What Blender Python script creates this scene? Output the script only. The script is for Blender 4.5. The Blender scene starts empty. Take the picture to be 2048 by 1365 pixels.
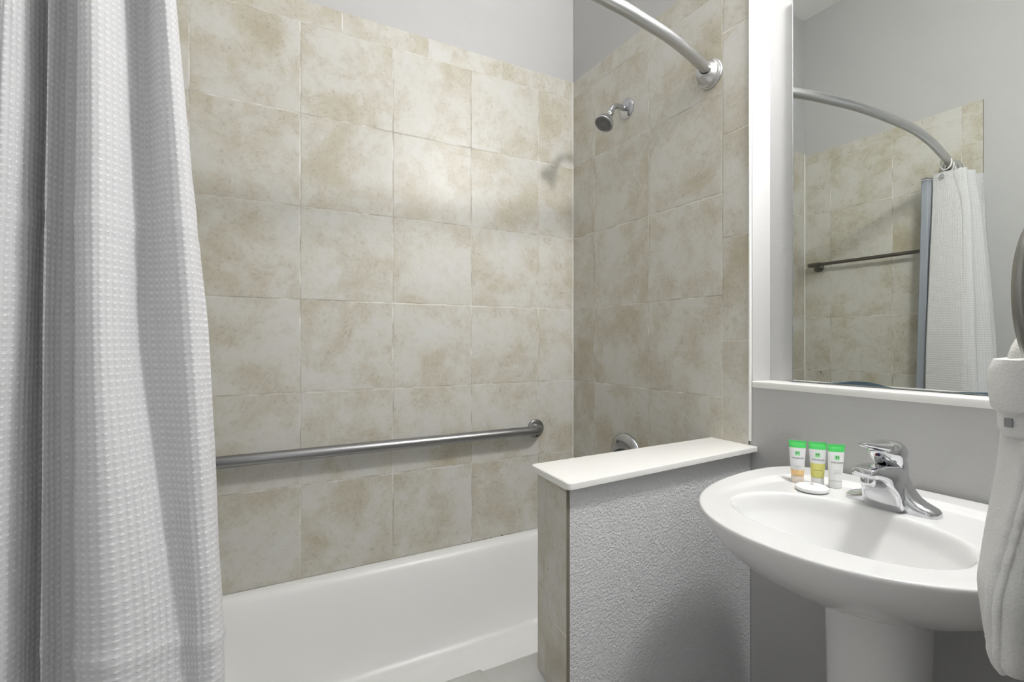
import bpy, bmesh, math, random
from mathutils import Vector, Matrix, noise

random.seed(4)
SC = bpy.context.scene
COL = SC.collection

# ------------------------------------------------------------------ camera
cam_data = bpy.data.cameras.new('camera')
cam_data.sensor_width = 36.0
cam_data.lens = 983.0 / 2048.0 * 36.0
cam_data.clip_start = 0.02
cam = bpy.data.objects.new('camera', cam_data)
COL.objects.link(cam)
cam.location = (-1.267, -1.760, 1.185)
cam.rotation_euler = (math.radians(90), 0, -0.5005)
SC.camera = cam

# ------------------------------------------------------------------ world, light, exposure
SC.view_settings.view_transform = 'Standard'
SC.view_settings.look = 'None'
SC.view_settings.gamma = 1.0
SC.view_settings.use_curve_mapping = False
SC.view_settings.exposure = 0.30
world = bpy.data.worlds.new('world')
SC.world = world
world.use_nodes = True
world.node_tree.nodes['Background'].inputs[0].default_value = (0.96, 0.98, 1.0, 1)
world.node_tree.nodes['Background'].inputs[1].default_value = 0.70
VANITY_POWER = 270.0
FILL_POWER = 1.5

def lamp(name, kind, loc, energy, color=(1, 1, 1), rot=(0, 0, 0), size=0.1, size_y=None, radius=None):
    d = bpy.data.lights.new(name, kind)
    d.energy = energy
    d.color = color
    if kind == 'AREA':
        d.shape = 'RECTANGLE' if size_y else 'DISK'
        d.size = size
        if size_y:
            d.size_y = size_y
    else:
        d.shadow_soft_size = radius or 0.05
    o = bpy.data.objects.new(name, d)
    COL.objects.link(o)
    o.location = loc
    o.rotation_euler = rot
    return o

CEIL = 3.13

# ------------------------------------------------------------------ materials
def new_mat(name):
    m = bpy.data.materials.new(name)
    m.use_nodes = True
    nt = m.node_tree
    return m, nt, nt.nodes['Principled BSDF']

def node(nt, typ, **kw):
    n = nt.nodes.new(typ)
    for k, v in kw.items():
        setattr(n, k, v)
    return n

def math_n(nt, op, a, b=None, c=None):
    n = nt.nodes.new('ShaderNodeMath')
    n.operation = op
    for i, v in enumerate((a, b, c)):
        if v is None:
            continue
        if isinstance(v, (int, float)):
            n.inputs[i].default_value = v
        else:
            nt.links.new(v, n.inputs[i])
    return n.outputs[0]

def mixc(nt, fac, a, b):
    n = nt.nodes.new('ShaderNodeMix')
    n.data_type = 'RGBA'
    for sock, v in ((n.inputs[0], fac), (n.inputs[6], a), (n.inputs[7], b)):
        if isinstance(v, (int, float)):
            sock.default_value = v
        elif isinstance(v, tuple):
            sock.default_value = (*v, 1) if len(v) == 3 else v
        else:
            nt.links.new(v, sock)
    return n.outputs[2]

def ramp(nt, fac, stops):
    n = nt.nodes.new('ShaderNodeValToRGB')
    e = n.color_ramp.elements
    while len(e) < len(stops):
        e.new(0.5)
    for i, (p, c) in enumerate(stops):
        e[i].position = p
        e[i].color = (*c, 1) if len(c) == 3 else c
    nt.links.new(fac, n.inputs[0])
    return n.outputs[0]

def plain(name, color, rough=0.5, metal=0.0, spec=0.5, coat=0.0, trans=0.0, ior=1.45):
    m, nt, b = new_mat(name)
    b.inputs['Base Color'].default_value = (*color, 1)
    b.inputs['Roughness'].default_value = rough
    b.inputs['Metallic'].default_value = metal
    b.inputs['Specular IOR Level'].default_value = spec
    b.inputs['Coat Weight'].default_value = coat
    b.inputs['Transmission Weight'].default_value = trans
    b.inputs['IOR'].default_value = ior
    return m

def bump(nt, b, height, strength=0.3, dist=0.002):
    n = nt.nodes.new('ShaderNodeBump')
    n.inputs['Strength'].default_value = strength
    n.inputs['Distance'].default_value = dist
    nt.links.new(height, n.inputs['Height'])
    nt.links.new(n.outputs[0], b.inputs['Normal'])
    return n

def noise_n(nt, vec, scale, detail=4, rough=0.55, dist=0.0):
    n = nt.nodes.new('ShaderNodeTexNoise')
    n.inputs['Scale'].default_value = scale
    n.inputs['Detail'].default_value = detail
    n.inputs['Roughness'].default_value = rough
    n.inputs['Distortion'].default_value = dist
    if vec is not None:
        nt.links.new(vec, n.inputs['Vector'])
    return n.outputs[0]

def paint(name, color, scale=90, strength=0.25, dist=0.0015, rough=0.55, blob=None):
    m, nt, b = new_mat(name)
    tc = node(nt, 'ShaderNodeTexCoord')
    v = tc.outputs['Object']
    h = noise_n(nt, v, scale, 3, 0.5)
    big = noise_n(nt, v, 3.0, 3, 0.5)
    c = mixc(nt, big, tuple(x * 0.97 for x in color), tuple(min(1, x * 1.03) for x in color))
    nt.links.new(c, b.inputs['Base Color'])
    b.inputs['Roughness'].default_value = rough
    if blob:
        h2 = noise_n(nt, v, blob, 2.5, 0.5, 0.6)
        h2 = ramp(nt, h2, [(0.42, (0, 0, 0)), (0.60, (1, 1, 1))])
        h = math_n(nt, 'ADD', h2, math_n(nt, 'MULTIPLY', h, 0.35))
    bump(nt, b, h, strength, dist)
    return m

def tile_mat():
    m, nt, b = new_mat('stone_tile')
    tc = node(nt, 'ShaderNodeTexCoord')
    sep = node(nt, 'ShaderNodeSeparateXYZ')
    nt.links.new(tc.outputs['UV'], sep.inputs[0])
    wob = noise_n(nt, tc.outputs['Object'], 9, 2, 0.5)
    wob = math_n(nt, 'MULTIPLY', math_n(nt, 'SUBTRACT', wob, 0.5), 0.006)
    ds = []
    ids = []
    for k in (0, 1):
        u = math_n(nt, 'ADD', sep.outputs[k], wob)
        fl = math_n(nt, 'FLOOR', u)
        fr = math_n(nt, 'SUBTRACT', u, fl)
        d = math_n(nt, 'MINIMUM', fr, math_n(nt, 'SUBTRACT', 1.0, fr))
        ds.append(math_n(nt, 'MULTIPLY', d, 0.308))
        ids.append(fl)
    d = math_n(nt, 'MINIMUM', ds[0], ds[1])
    rag = noise_n(nt, tc.outputs['Object'], 130, 3, 0.6)
    d = math_n(nt, 'ADD', d, math_n(nt, 'MULTIPLY', math_n(nt, 'SUBTRACT', rag, 0.5), 0.0011))
    mr = node(nt, 'ShaderNodeMapRange')
    mr.interpolation_type = 'SMOOTHSTEP'
    nt.links.new(d, mr.inputs[0])
    mr.inputs[1].default_value = 0.0012
    mr.inputs[2].default_value = 0.0024
    tilemask = mr.outputs[0]
    mr2 = node(nt, 'ShaderNodeMapRange')
    mr2.interpolation_type = 'SMOOTHSTEP'
    nt.links.new(d, mr2.inputs[0])
    mr2.inputs[1].default_value = 0.0010
    mr2.inputs[2].default_value = 0.0042
    comb = node(nt, 'ShaderNodeCombineXYZ')
    nt.links.new(ids[0], comb.inputs[0])
    nt.links.new(ids[1], comb.inputs[1])
    wn = node(nt, 'ShaderNodeTexWhiteNoise')
    nt.links.new(comb.outputs[0], wn.inputs['Vector'])
    vm = node(nt, 'ShaderNodeVectorMath', operation='MULTIPLY_ADD')
    nt.links.new(wn.outputs['Color'], vm.inputs[0])
    vm.inputs[1].default_value = (7, 7, 7)
    nt.links.new(tc.outputs['Object'], vm.inputs[2])
    v = vm.outputs[0]
    n1 = noise_n(nt, v, 5.0, 8, 0.66, 0.25)
    n2 = noise_n(nt, v, 24.0, 9, 0.78, 0.3)
    n3 = noise_n(nt, v, 80.0, 6, 0.75, 0.15)
    base = ramp(nt, n1, [(0.31, (0.440, 0.400, 0.305)), (0.44, (0.522, 0.495, 0.418)),
                         (0.54, (0.590, 0.577, 0.530)), (0.68, (0.605, 0.602, 0.578))])
    k2 = ramp(nt, n2, [(0.36, (1, 1, 1)), (0.50, (0, 0, 0))])
    base = mixc(nt, math_n(nt, 'MULTIPLY', k2, 0.25), base, (0.41, 0.375, 0.285))
    k3 = ramp(nt, n3, [(0.36, (1, 1, 1)), (0.47, (0, 0, 0))])
    lowm = ramp(nt, n1, [(0.45, (1, 1, 1)), (0.60, (0.12, 0.12, 0.12))])
    base = mixc(nt, math_n(nt, 'MULTIPLY', math_n(nt, 'MULTIPLY', k3, lowm), 0.45), base, (0.28, 0.25, 0.185))
    gn = noise_n(nt, tc.outputs['Object'], 11, 4, 0.6)
    grout = ramp(nt, gn, [(0.34, (0.34, 0.315, 0.26)), (0.48, (0.54, 0.51, 0.45)), (0.62, (0.74, 0.73, 0.70))])
    c = mixc(nt, tilemask, grout, base)
    nt.links.new(c, b.inputs['Base Color'])
    r = math_n(nt, 'MULTIPLY_ADD', tilemask, -0.42, 0.78)
    r = math_n(nt, 'ADD', r, math_n(nt, 'MULTIPLY', n2, 0.08))
    nt.links.new(r, b.inputs['Roughness'])
    b.inputs['Specular IOR Level'].default_value = 0.45
    h = math_n(nt, 'ADD', mr2.outputs[0], math_n(nt, 'MULTIPLY', n3, 0.10))
    bump(nt, b, h, 0.4, 0.0014)
    return m

def waffle_mat():
    m, nt, b = new_mat('waffle_cloth')
    tc = node(nt, 'ShaderNodeTexCoord')
    sep = node(nt, 'ShaderNodeSeparateXYZ')
    nt.links.new(tc.outputs['UV'], sep.inputs[0])     # metres on the cloth
    P = 0.0102
    u = math_n(nt, 'DIVIDE', sep.outputs[0], P)
    v = math_n(nt, 'DIVIDE', sep.outputs[1], P)
    def cell(a):
        return math_n(nt, 'SUBTRACT', math_n(nt, 'FRACT', a), 0.5)
    au = math_n(nt, 'ABSOLUTE', cell(u))
    av = math_n(nt, 'ABSOLUTE', cell(v))
    dia = math_n(nt, 'ADD', math_n(nt, 'MULTIPLY', au, 3.0), math_n(nt, 'MULTIPLY', av, 4.6))
    mr = node(nt, 'ShaderNodeMapRange')
    mr.interpolation_type = 'SMOOTHSTEP'
    nt.links.new(dia, mr.inputs[0])
    mr.inputs[1].default_value = 1.25
    mr.inputs[2].default_value = 0.70
    dot = mr.outputs[0]
    # shallow channels between the columns and rows of raised dots
    chu = math_n(nt, 'COSINE', math_n(nt, 'MULTIPLY', cell(u), 2 * math.pi))
    chv = math_n(nt, 'COSINE', math_n(nt, 'MULTIPLY', cell(v), 2 * math.pi))
    hh = math_n(nt, 'ADD', math_n(nt, 'MULTIPLY', chu, 0.30), math_n(nt, 'MULTIPLY', chv, 0.22))
    hh = math_n(nt, 'ADD', hh, math_n(nt, 'MULTIPLY', dot, 0.75))
    weave = node(nt, 'ShaderNodeTexWave')
    weave.inputs['Scale'].default_value = 420
    weave.bands_direction = 'Y'
    nt.links.new(tc.outputs['UV'], weave.inputs['Vector'])
    hh = math_n(nt, 'ADD', hh, math_n(nt, 'MULTIPLY', weave.outputs[1], 0.10))
    bump(nt, b, hh, 0.7, 0.0012)
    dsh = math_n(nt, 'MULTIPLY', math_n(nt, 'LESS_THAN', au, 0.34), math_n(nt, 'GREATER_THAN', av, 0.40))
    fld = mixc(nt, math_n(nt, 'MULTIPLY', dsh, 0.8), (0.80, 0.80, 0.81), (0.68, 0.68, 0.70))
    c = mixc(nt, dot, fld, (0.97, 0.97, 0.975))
    nt.links.new(c, b.inputs['Base Color'])
    b.inputs['Roughness'].default_value = 0.75
    b.inputs['Sheen Weight'].default_value = 0.15
    tr = node(nt, 'ShaderNodeBsdfTranslucent')
    tr.inputs[0].default_value = (0.8, 0.8, 0.82, 1)
    mx = node(nt, 'ShaderNodeMixShader')
    mx.inputs[0].default_value = 0.22
    nt.links.new(b.outputs[0], mx.inputs[1])
    nt.links.new(tr.outputs[0], mx.inputs[2])
    nt.links.new(mx.outputs[0], nt.nodes['Material Output'].inputs[0])
    return m

def terry_mat():
    m, nt, b = new_mat('terry_cloth')
    tc = node(nt, 'ShaderNodeTexCoord')
    h = noise_n(nt, tc.outputs['Object'], 420, 3, 0.6)
    h2 = noise_n(nt, tc.outputs['Object'], 60, 3, 0.6)
    st = noise_n(nt, tc.outputs['Object'], 7, 3, 0.55)
    c = ramp(nt, st, [(0.30, (0.72, 0.68, 0.56)), (0.40, (0.87, 0.86, 0.83)), (0.6, (0.90, 0.90, 0.885))])
    nt.links.new(c, b.inputs['Base Color'])
    b.inputs['Roughness'].default_value = 0.95
    b.inputs['Sheen Weight'].default_value = 0.3
    bump(nt, b, math_n(nt, 'ADD', h, math_n(nt, 'MULTIPLY', h2, 0.6)), 0.7, 0.003)
    return m

def brushed(name, color, rough, metal=1.0, scale=(4, 300, 300)):
    m, nt, b = new_mat(name)
    tc = node(nt, 'ShaderNodeTexCoord')
    mp = node(nt, 'ShaderNodeMapping')
    mp.inputs['Scale'].default_value = scale
    nt.links.new(tc.outputs['Object'], mp.inputs[0])
    n = noise_n(nt, mp.outputs[0], 1.0, 3, 0.6)
    r = math_n(nt, 'MULTIPLY_ADD', n, 0.16, rough - 0.08)
    nt.links.new(r, b.inputs['Roughness'])
    b.inputs['Base Color'].default_value = (*color, 1)
    b.inputs['Metallic'].default_value = metal
    bump(nt, b, n, 0.08, 0.0004)
    return m

M = {}
M['tile'] = tile_mat()
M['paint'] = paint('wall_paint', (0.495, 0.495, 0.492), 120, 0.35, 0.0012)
M['ceiling'] = paint('ceiling_paint', (0.80, 0.80, 0.79), 60, 0.2, 0.0015)
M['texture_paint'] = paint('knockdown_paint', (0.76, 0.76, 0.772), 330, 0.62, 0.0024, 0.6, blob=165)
M['edge_paint'] = plain('white_filler', (0.80, 0.80, 0.78), 0.6)
M['tile_edge'] = plain('unglazed_tile_edge', (0.20, 0.18, 0.14), 0.7)
M['floor'] = plain('floor_vinyl', (0.42, 0.39, 0.35), 0.5)
M['porcelain'] = plain('white_porcelain', (0.78, 0.78, 0.778), 0.12, spec=0.5, coat=0.4)
M['enamel'] = plain('white_enamel', (0.86, 0.86, 0.85), 0.30, spec=0.45)
M['marble'] = plain('cast_marble', (0.85, 0.845, 0.82), 0.25)
M['chrome'] = plain('chrome', (0.70, 0.71, 0.73), 0.06, 1.0)
M['dull_chrome'] = plain('dull_chrome', (0.50, 0.51, 0.53), 0.16, 1.0)
M['steel'] = brushed('brushed_steel', (0.30, 0.30, 0.305), 0.34)
M['nickel'] = plain('brushed_nickel', (0.55, 0.55, 0.555), 0.30, 1.0)
M['bronze'] = brushed('aged_bronze', (0.16, 0.155, 0.14), 0.34)
M['ring_metal'] = plain('dark_nickel', (0.30, 0.295, 0.275), 0.30, 1.0)
M['dark'] = plain('dark_rubber', (0.015, 0.015, 0.017), 0.5)
M['waffle'] = waffle_mat()
M['liner'] = plain('grey_vinyl', (0.30, 0.325, 0.37), 0.45)
M['terry'] = terry_mat()
M['mat'] = paint('mat_terry', (0.80, 0.80, 0.78), 350, 0.5, 0.0025, 0.95)
M['white_plastic'] = plain('white_plastic', (0.85, 0.85, 0.85), 0.35)
M['mirror'] = plain('mirror_glass', (0.72, 0.74, 0.71), 0.004, 1.0)
M['mirror_edge'] = plain('mirror_edge', (0.20, 0.21, 0.21), 0.25)
M['desilver'] = plain('lifted_silvering', (0.035, 0.065, 0.085), 0.18, spec=0.6)
M['black'] = plain('black_spot', (0.01, 0.01, 0.01), 0.6)
M['green'] = plain('green_print', (0.10, 0.68, 0.16), 0.35)
M['pale_green'] = plain('pale_green_print', (0.30, 0.76, 0.34), 0.4)
M['ink'] = plain('dark_ink', (0.03, 0.04, 0.04), 0.5)
M['grey_ink'] = plain('grey_ink', (0.28, 0.29, 0.29), 0.5)
M['tube_clear'] = plain('milky_plastic', (0.82, 0.82, 0.84), 0.3)
M['tube_white'] = plain('white_tube_plastic', (0.87, 0.87, 0.87), 0.35)
M['amber'] = plain('amber_liquid', (0.86, 0.58, 0.28), 0.25)
M['yellow'] = plain('yellow_gel', (0.72, 0.70, 0.22), 0.3)
M['cap'] = plain('frosted_cap', (0.80, 0.80, 0.80), 0.3)
M['amber_cap'] = plain('amber_cap', (0.80, 0.70, 0.60), 0.25)
M['paper'] = plain('pleated_paper', (0.86, 0.86, 0.85), 0.5)
M['blue'] = plain('blue_mark', (0.02, 0.03, 0.12), 0.3)
M['red'] = plain('red_mark', (0.25, 0.02, 0.02), 0.3)
M['tag_grey'] = plain('grey_tag', (0.35, 0.35, 0.37), 0.7)
M['rust'] = plain('rust_stain', (0.16, 0.09, 0.05), 0.8)
def emit(name, strength, col=(1.0, 0.99, 0.972)):
    m, nt, b = new_mat(name)
    b.inputs['Base Color'].default_value = (0.9, 0.9, 0.9, 1)
    b.inputs['Emission Color'].default_value = (*col, 1)
    b.inputs['Emission Strength'].default_value = strength
    return m
M['diffuser'] = emit('lit_diffuser', VANITY_POWER)
M['fill_diffuser'] = emit('lit_fill_diffuser', FILL_POWER)

# ------------------------------------------------------------------ mesh helpers
def obj(name, bm, mat, parent=None, smooth=True, kind=None):
    me = bpy.data.meshes.new(name)
    bmesh.ops.recalc_face_normals(bm, faces=bm.faces[:])
    bm.to_mesh(me)
    bm.free()
    o = bpy.data.objects.new(name, me)
    COL.objects.link(o)
    for mm in (mat if isinstance(mat, (list, tuple)) else [mat]):
        me.materials.append(mm)
    if smooth:
        for p in me.polygons:
            p.use_smooth = True
        me.set_sharp_from_angle(angle=math.radians(38))
    if parent:
        o.parent = parent
    if kind:
        o['kind'] = kind
    return o

def tag(o, label, cat, group=None):
    o['label'] = label
    o['category'] = cat
    if group:
        o['group'] = group
    return o

def thing(name, label, cat, loc=(0, 0, 0), group=None):
    o = bpy.data.objects.new(name, None)
    o.empty_display_size = 0.05
    COL.objects.link(o)
    o.location = loc
    return tag(o, label, cat, group)

def box(bm, lo, hi, bev=0.0):
    lo, hi = Vector(lo), Vector(hi)
    r = bmesh.ops.create_cube(bm, size=1.0)
    vs = r['verts']
    for v in vs:
        v.co = Vector([(lo[i] + hi[i]) / 2 + v.co[i] * (hi[i] - lo[i]) for i in range(3)])
    if bev:
        es = list({e for v in vs for e in v.link_edges})
        bmesh.ops.bevel(bm, geom=es, offset=bev, segments=3, profile=0.5, affect='EDGES')

def loft(bm, rings, cap0=True, cap1=True, closed=True):
    vr = [[bm.verts.new(p) for p in r] for r in rings]
    n = len(rings[0])
    for a, b in zip(vr, vr[1:]):
        for i in range(n if closed else n - 1):
            j = (i + 1) % n
            try:
                bm.faces.new((a[i], a[j], b[j], b[i]))
            except ValueError:
                pass
    if closed and cap0:
        bm.faces.new(vr[0][::-1])
    if closed and cap1:
        bm.faces.new(vr[-1])
    return vr

def frame(d):
    d = d.normalized()
    a = Vector((0, 0, 1)) if abs(d.z) < 0.9 else Vector((1, 0, 0))
    x = d.cross(a).normalized()
    return x, x.cross(d).normalized()

def tube(bm, pts, r, n=20, caps=True):
    pts = [Vector(p) for p in pts]
    rs = r if isinstance(r, (list, tuple)) else [r] * len(pts)
    rings = []
    x = None
    for i, p in enumerate(pts):
        d = (pts[min(i + 1, len(pts) - 1)] - pts[max(i - 1, 0)]).normalized()
        if x is None:
            x, y = frame(d)
        else:
            x = (x - d * x.dot(d)).normalized()
            y = x.cross(d).normalized()
        rings.append([p + (x * math.cos(2 * math.pi * k / n) + y * math.sin(2 * math.pi * k / n)) * rs[i] for k in range(n)])
    loft(bm, rings, caps, caps)

def lathe(bm, prof, origin, axis, n=40, caps=True):
    """prof: (distance along the axis, radius)"""
    origin, axis = Vector(origin), Vector(axis).normalized()
    x, y = frame(axis)
    rings = [[origin + axis * h + (x * math.cos(2 * math.pi * k / n) + y * math.sin(2 * math.pi * k / n)) * max(r, 1e-5)
              for k in range(n)] for h, r in prof]
    loft(bm, rings, caps, caps)

def catmull(pts, per=8, closed=False):
    pts = [Vector(p) for p in pts]
    n = len(pts)
    out = []
    rng = range(n) if closed else range(n - 1)
    for i in rng:
        p0 = pts[(i - 1) % n] if closed or i > 0 else pts[0] * 2 - pts[1]
        p1, p2 = pts[i], pts[(i + 1) % n]
        p3 = pts[(i + 2) % n] if closed or i + 2 < n else pts[-1] * 2 - pts[-2]
        for k in range(per):
            t = k / per
            out.append(0.5 * ((2 * p1) + (p2 - p0) * t + (2 * p0 - 5 * p1 + 4 * p2 - p3) * t * t + (3 * p1 - p0 - 3 * p2 + p3) * t ** 3))
    if not closed:
        out.append(pts[-1])
    return out

def sstep(a, b, x):
    t = max(0.0, min(1.0, (x - a) / (b - a)))
    return t * t * (3 - 2 * t)

def sgnpow(x, p):
    return math.copysign(abs(x) ** p, x)

T = 0.308     # tile pitch

def tile_panel(name, parent, quads):
    """quads: list of (4 corners, 4 uvs, normal); slabs 8 mm thick standing on the wall, edges in material 1"""
    bm = bmesh.new()
    uvl = bm.loops.layers.uv.new('UVMap')
    for cs, uvs, nrm in quads:
        nrm = Vector(nrm)
        fr = [bm.verts.new(Vector(c)) for c in cs]
        bk = [bm.verts.new(Vector(c) - nrm * 0.0078) for c in cs]
        f = bm.faces.new(fr)
        for lp, uv in zip(f.loops, uvs):
            lp[uvl].uv = uv
        for i in range(4):
            j = (i + 1) % 4
            g = bm.faces.new((fr[j], fr[i], bk[i], bk[j]))
            g.material_index = 1
        g = bm.faces.new(bk[::-1])
        g.material_index = 1
    o = obj(name, bm, [M['tile'], M['tile_edge']], parent, smooth=False)
    return o

# ------------------------------------------------------------------ room shell
def struct(name, boxes, mat, parent=None):
    bm = bmesh.new()
    for lo, hi in boxes:
        box(bm, lo, hi)
    return obj(name, bm, mat, parent, smooth=False, kind='structure')

XC = -1.555          # tiled face of the wall at the far end of the tub
struct('floor', [((-2.2, -3.6, -0.1), (0.2, 0.12, 0.0))], M['floor'])
struct('ceiling', [((-1.70, -1.76, CEIL), (0.2, 0.12, CEIL + 0.1))], M['ceiling'])
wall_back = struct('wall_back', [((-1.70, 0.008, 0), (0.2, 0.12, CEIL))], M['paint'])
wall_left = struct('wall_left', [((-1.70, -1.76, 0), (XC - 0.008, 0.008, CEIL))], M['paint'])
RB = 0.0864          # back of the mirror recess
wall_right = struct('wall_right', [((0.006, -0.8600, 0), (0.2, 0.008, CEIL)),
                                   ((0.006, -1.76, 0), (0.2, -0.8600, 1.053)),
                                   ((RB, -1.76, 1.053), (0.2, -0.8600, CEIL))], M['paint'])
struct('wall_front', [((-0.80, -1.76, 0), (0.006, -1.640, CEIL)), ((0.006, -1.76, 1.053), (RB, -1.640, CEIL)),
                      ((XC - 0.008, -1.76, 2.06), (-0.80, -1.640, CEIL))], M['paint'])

Z3 = 1.3229          # a horizontal joint
ZB, ZS, ZT = 0.399, 2.2396, 2.3156     # tile bottom, underside of the top strip, tile top
UA = -0.1773
def qA(x0, x1, z0, z1, u0, v0):       # on the back wall, facing -y
    cs = [(x0, 0, z0), (x1, 0, z0), (x1, 0, z1), (x0, 0, z1)]
    uv = [((x - u0) / T, (z - v0) / T) for x, _, z in cs]
    return cs, uv, (0, -1, 0)
ZF = ZS + 0.0015
tile_panel('tile_cladding', wall_back, [qA(XC, 0, ZB, ZF, UA, Z3), qA(XC, 0, ZF, ZT, -0.66, ZF)])
def qB(y0, y1, z0, z1, u0, v0, x=0.0, n=-1):       # on an end wall
    cs = [(x, y0, z0), (x, y1, z0), (x, y1, z1), (x, y0, z1)]
    if n > 0:
        cs = [cs[1], cs[0], cs[3], cs[2]]
    uv = [((y - u0) / T + 20, (z - v0) / T) for _, y, z in cs]
    return cs, uv, (n, 0, 0)
Y0, Y2, YE = -0.1502, -0.7640, -0.852
tile_panel('tile_cladding', wall_right, [qB(0, Y2, ZB, ZF, Y0, Z3), qB(0, Y2, ZF, ZT, -0.18, ZF),
                                         qB(Y2, YE, 0.88, 2.60, Y2, 1.187)])
tile_panel('tile_cladding', wall_left, [qB(0, -0.74, ZB, ZF, Y0, Z3, XC, 1), qB(0, -0.74, ZF, ZT - 0.018, -0.28, ZF, XC, 1),
                                        qB(-0.74, -0.817, ZB, ZT - 0.018, -0.74, 1.187, XC, 1)])
bm = bmesh.new()                       # ragged white filler line where tile meets paint
tube(bm, [(0.002, -0.8555, z) for z in (0.90, 1.3, 1.9, 2.6)], 0.0042, 8)
obj('filler_bead', bm, M['edge_paint'], wall_right)
bm = bmesh.new()
tube(bm, [(-0.001, -0.001, z) for z in (0.40, 1.2, ZT)], 0.0022, 8)
obj('corner_grout', bm, M['edge_paint'], wall_back)
bm = bmesh.new()
tube(bm, [(XC + 0.001, -0.001, z) for z in (0.40, 1.2, ZT)], 0.0030, 8)
obj('corner_grout', bm, M['edge_paint'], wall_left)
bm = bmesh.new()                       # flaking rust in the joint over the tub
for k in range(5):
    x = -0.46 + 0.034 * k + random.uniform(-0.01, 0.01)
    s = random.uniform(0.0012, 0.0032)
    box(bm, (x - s * 1.6, -0.0012, 0.400 - s * 0.2), (x + s, 0.001, 0.400 + s * 0.8))
obj('joint_rust', bm, M['rust'], wall_back, smooth=False)

# partition half way between tub and sink, a little out of square
HW = dict(tb=(-0.646, -0.7535), tf=(-0.6635, -0.8980), rf=(0.004, -0.8545), rb=(0.004, -0.737))
ZC0, ZC1 = 0.8735, 0.8880
bm = bmesh.new()
base = [HW['tb'], HW['tf'], HW['rf'], HW['rb']]
e = 0.008
body = [(base[0][0] + e, base[0][1]), (base[1][0] + e, base[1][1] - 0.001), base[2], base[3]]
loft(bm, [[Vector((x, y, z)) for x, y in body] for z in (0.4005, ZC0)])
low = [(body[0][0], -0.7905), body[1], body[2], (body[3][0], -0.7905)]
loft(bm, [[Vector((x, y, z)) for x, y in low] for z in (0.0, 0.4005)])
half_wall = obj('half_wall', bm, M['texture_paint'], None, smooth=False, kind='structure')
bm = bmesh.new()
uvl = bm.loops.layers.uv.new('UVMap')
a, b_ = Vector((*HW['tb'], 0)), Vector((*HW['tf'], 0))
jn = a.lerp(b_, 0.29)
for (p, q, v0, u0) in ((a, jn, 0.608, 43), (jn, b_ + (b_ - a) * 0.015, 0.556, 71)):
    off = Vector((-0.0015, 0, 0)) if p is jn else Vector((0, 0, 0))
    in_ = Vector((0.0088, 0, 0))
    fr = [bm.verts.new(c) for c in ((p + off) + Vector((0, 0, 0.4005)), (q + off) + Vector((0, 0, 0.4005)), (q + off) + Vector((0, 0, ZC0)), (p + off) + Vector((0, 0, ZC0)))]
    bk = [bm.verts.new(v.co + in_) for v in fr]
    f = bm.faces.new(fr)
    w = (q - p).length
    for lp, (uu, zz) in zip(f.loops, ((0.008, 0.4005), (w / T + 0.02, 0.4005), (w / T + 0.02, ZC0), (0.008, ZC0))):
        lp[uvl].uv = (u0 + uu, (zz - v0) / T)
    for i in range(4):
        j = (i + 1) % 4
        bm.faces.new((fr[j], fr[i], bk[i], bk[j])).material_index = 1
    bm.faces.new(bk[::-1]).material_index = 1
obj('end_tiles', bm, [M['tile'], M['tile_edge']], half_wall, smooth=False)
bm = bmesh.new()
cap = [(-0.660, -0.741), (-0.675, -0.921), (0.004, -0.8765), (0.004, -0.722)]
vs0 = [bm.verts.new((x, y, ZC0)) for x, y in cap]
vs1 = [bm.verts.new((x, y, ZC1)) for x, y in cap]
bm.faces.new(vs0[::-1]); bm.faces.new(vs1)
for i in range(4):
    j = (i + 1) % 4
    bm.faces.new((vs0[i], vs0[j], vs1[j], vs1[i]))
bm.edges.ensure_lookup_table()
ve = [e_ for e_ in bm.edges if abs(e_.verts[0].co.z - e_.verts[1].co.z) > 0.005 and e_.verts[0].co.x < -0.3]
bmesh.ops.bevel(bm, geom=ve, offset=0.012, segments=5, profile=0.5, affect='EDGES')
te = [e_ for e_ in bm.edges if min(v.co.z for v in e_.verts) > ZC1 - 1e-5]
bmesh.ops.bevel(bm, geom=te, offset=0.003, segments=3, profile=0.5, affect='EDGES')
o = obj('stone_cap', bm, M['marble'], half_wall)
o['label'] = 'white cast marble cap with rounded corner'

# mirror sill
bm = bmesh.new()
box(bm, (0.0030, -1.640, 1.053), (RB, -0.8605, 1.071), 0.0022)
obj('trim_1', bm, M['marble'], None, kind='structure')

# ------------------------------------------------------------------ vanity light and added fill light (above the picture)
vl = thing('vanity_light', 'frosted vanity light bar above the mirror', 'light', (RB, -1.45, 2.30))
bm = bmesh.new(); box(bm, (-0.02, -0.10, -0.055), (0.0, 0.10, 0.055), 0.006); tube(bm, [(-0.015, 0, 0.0), (-0.07, 0, 0.03), (-0.11, 0, 0.03)], 0.012, 16)
obj('back_plate', bm, M['nickel'], vl)
bm = bmesh.new()
tube(bm, [(-0.138, y, 0) for y in (-0.08, -0.076, -0.04, 0, 0.04, 0.076, 0.08)], [0.03, 0.042, 0.042, 0.042, 0.042, 0.042, 0.03], 24)
obj('diffuser', bm, M['diffuser'], vl)
cl = thing('fill_light', 'added round fill light on the ceiling, out of view', 'light', (-0.75, -1.15, CEIL))  # unseen lamp, added to give the room a little ambient fill
bm = bmesh.new(); lathe(bm, [(0, 0.16), (0.02, 0.165), (0.025, 0.15)], (0, 0, 0), (0, 0, -1)); obj('base', bm, M['nickel'], cl)
bm = bmesh.new(); lathe(bm, [(0.022, 0.15), (0.05, 0.14), (0.075, 0.10), (0.085, 0.04), (0.086, 0.0)], (0, 0, 0), (0, 0, -1)); obj('diffuser', bm, M['fill_diffuser'], cl)

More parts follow.
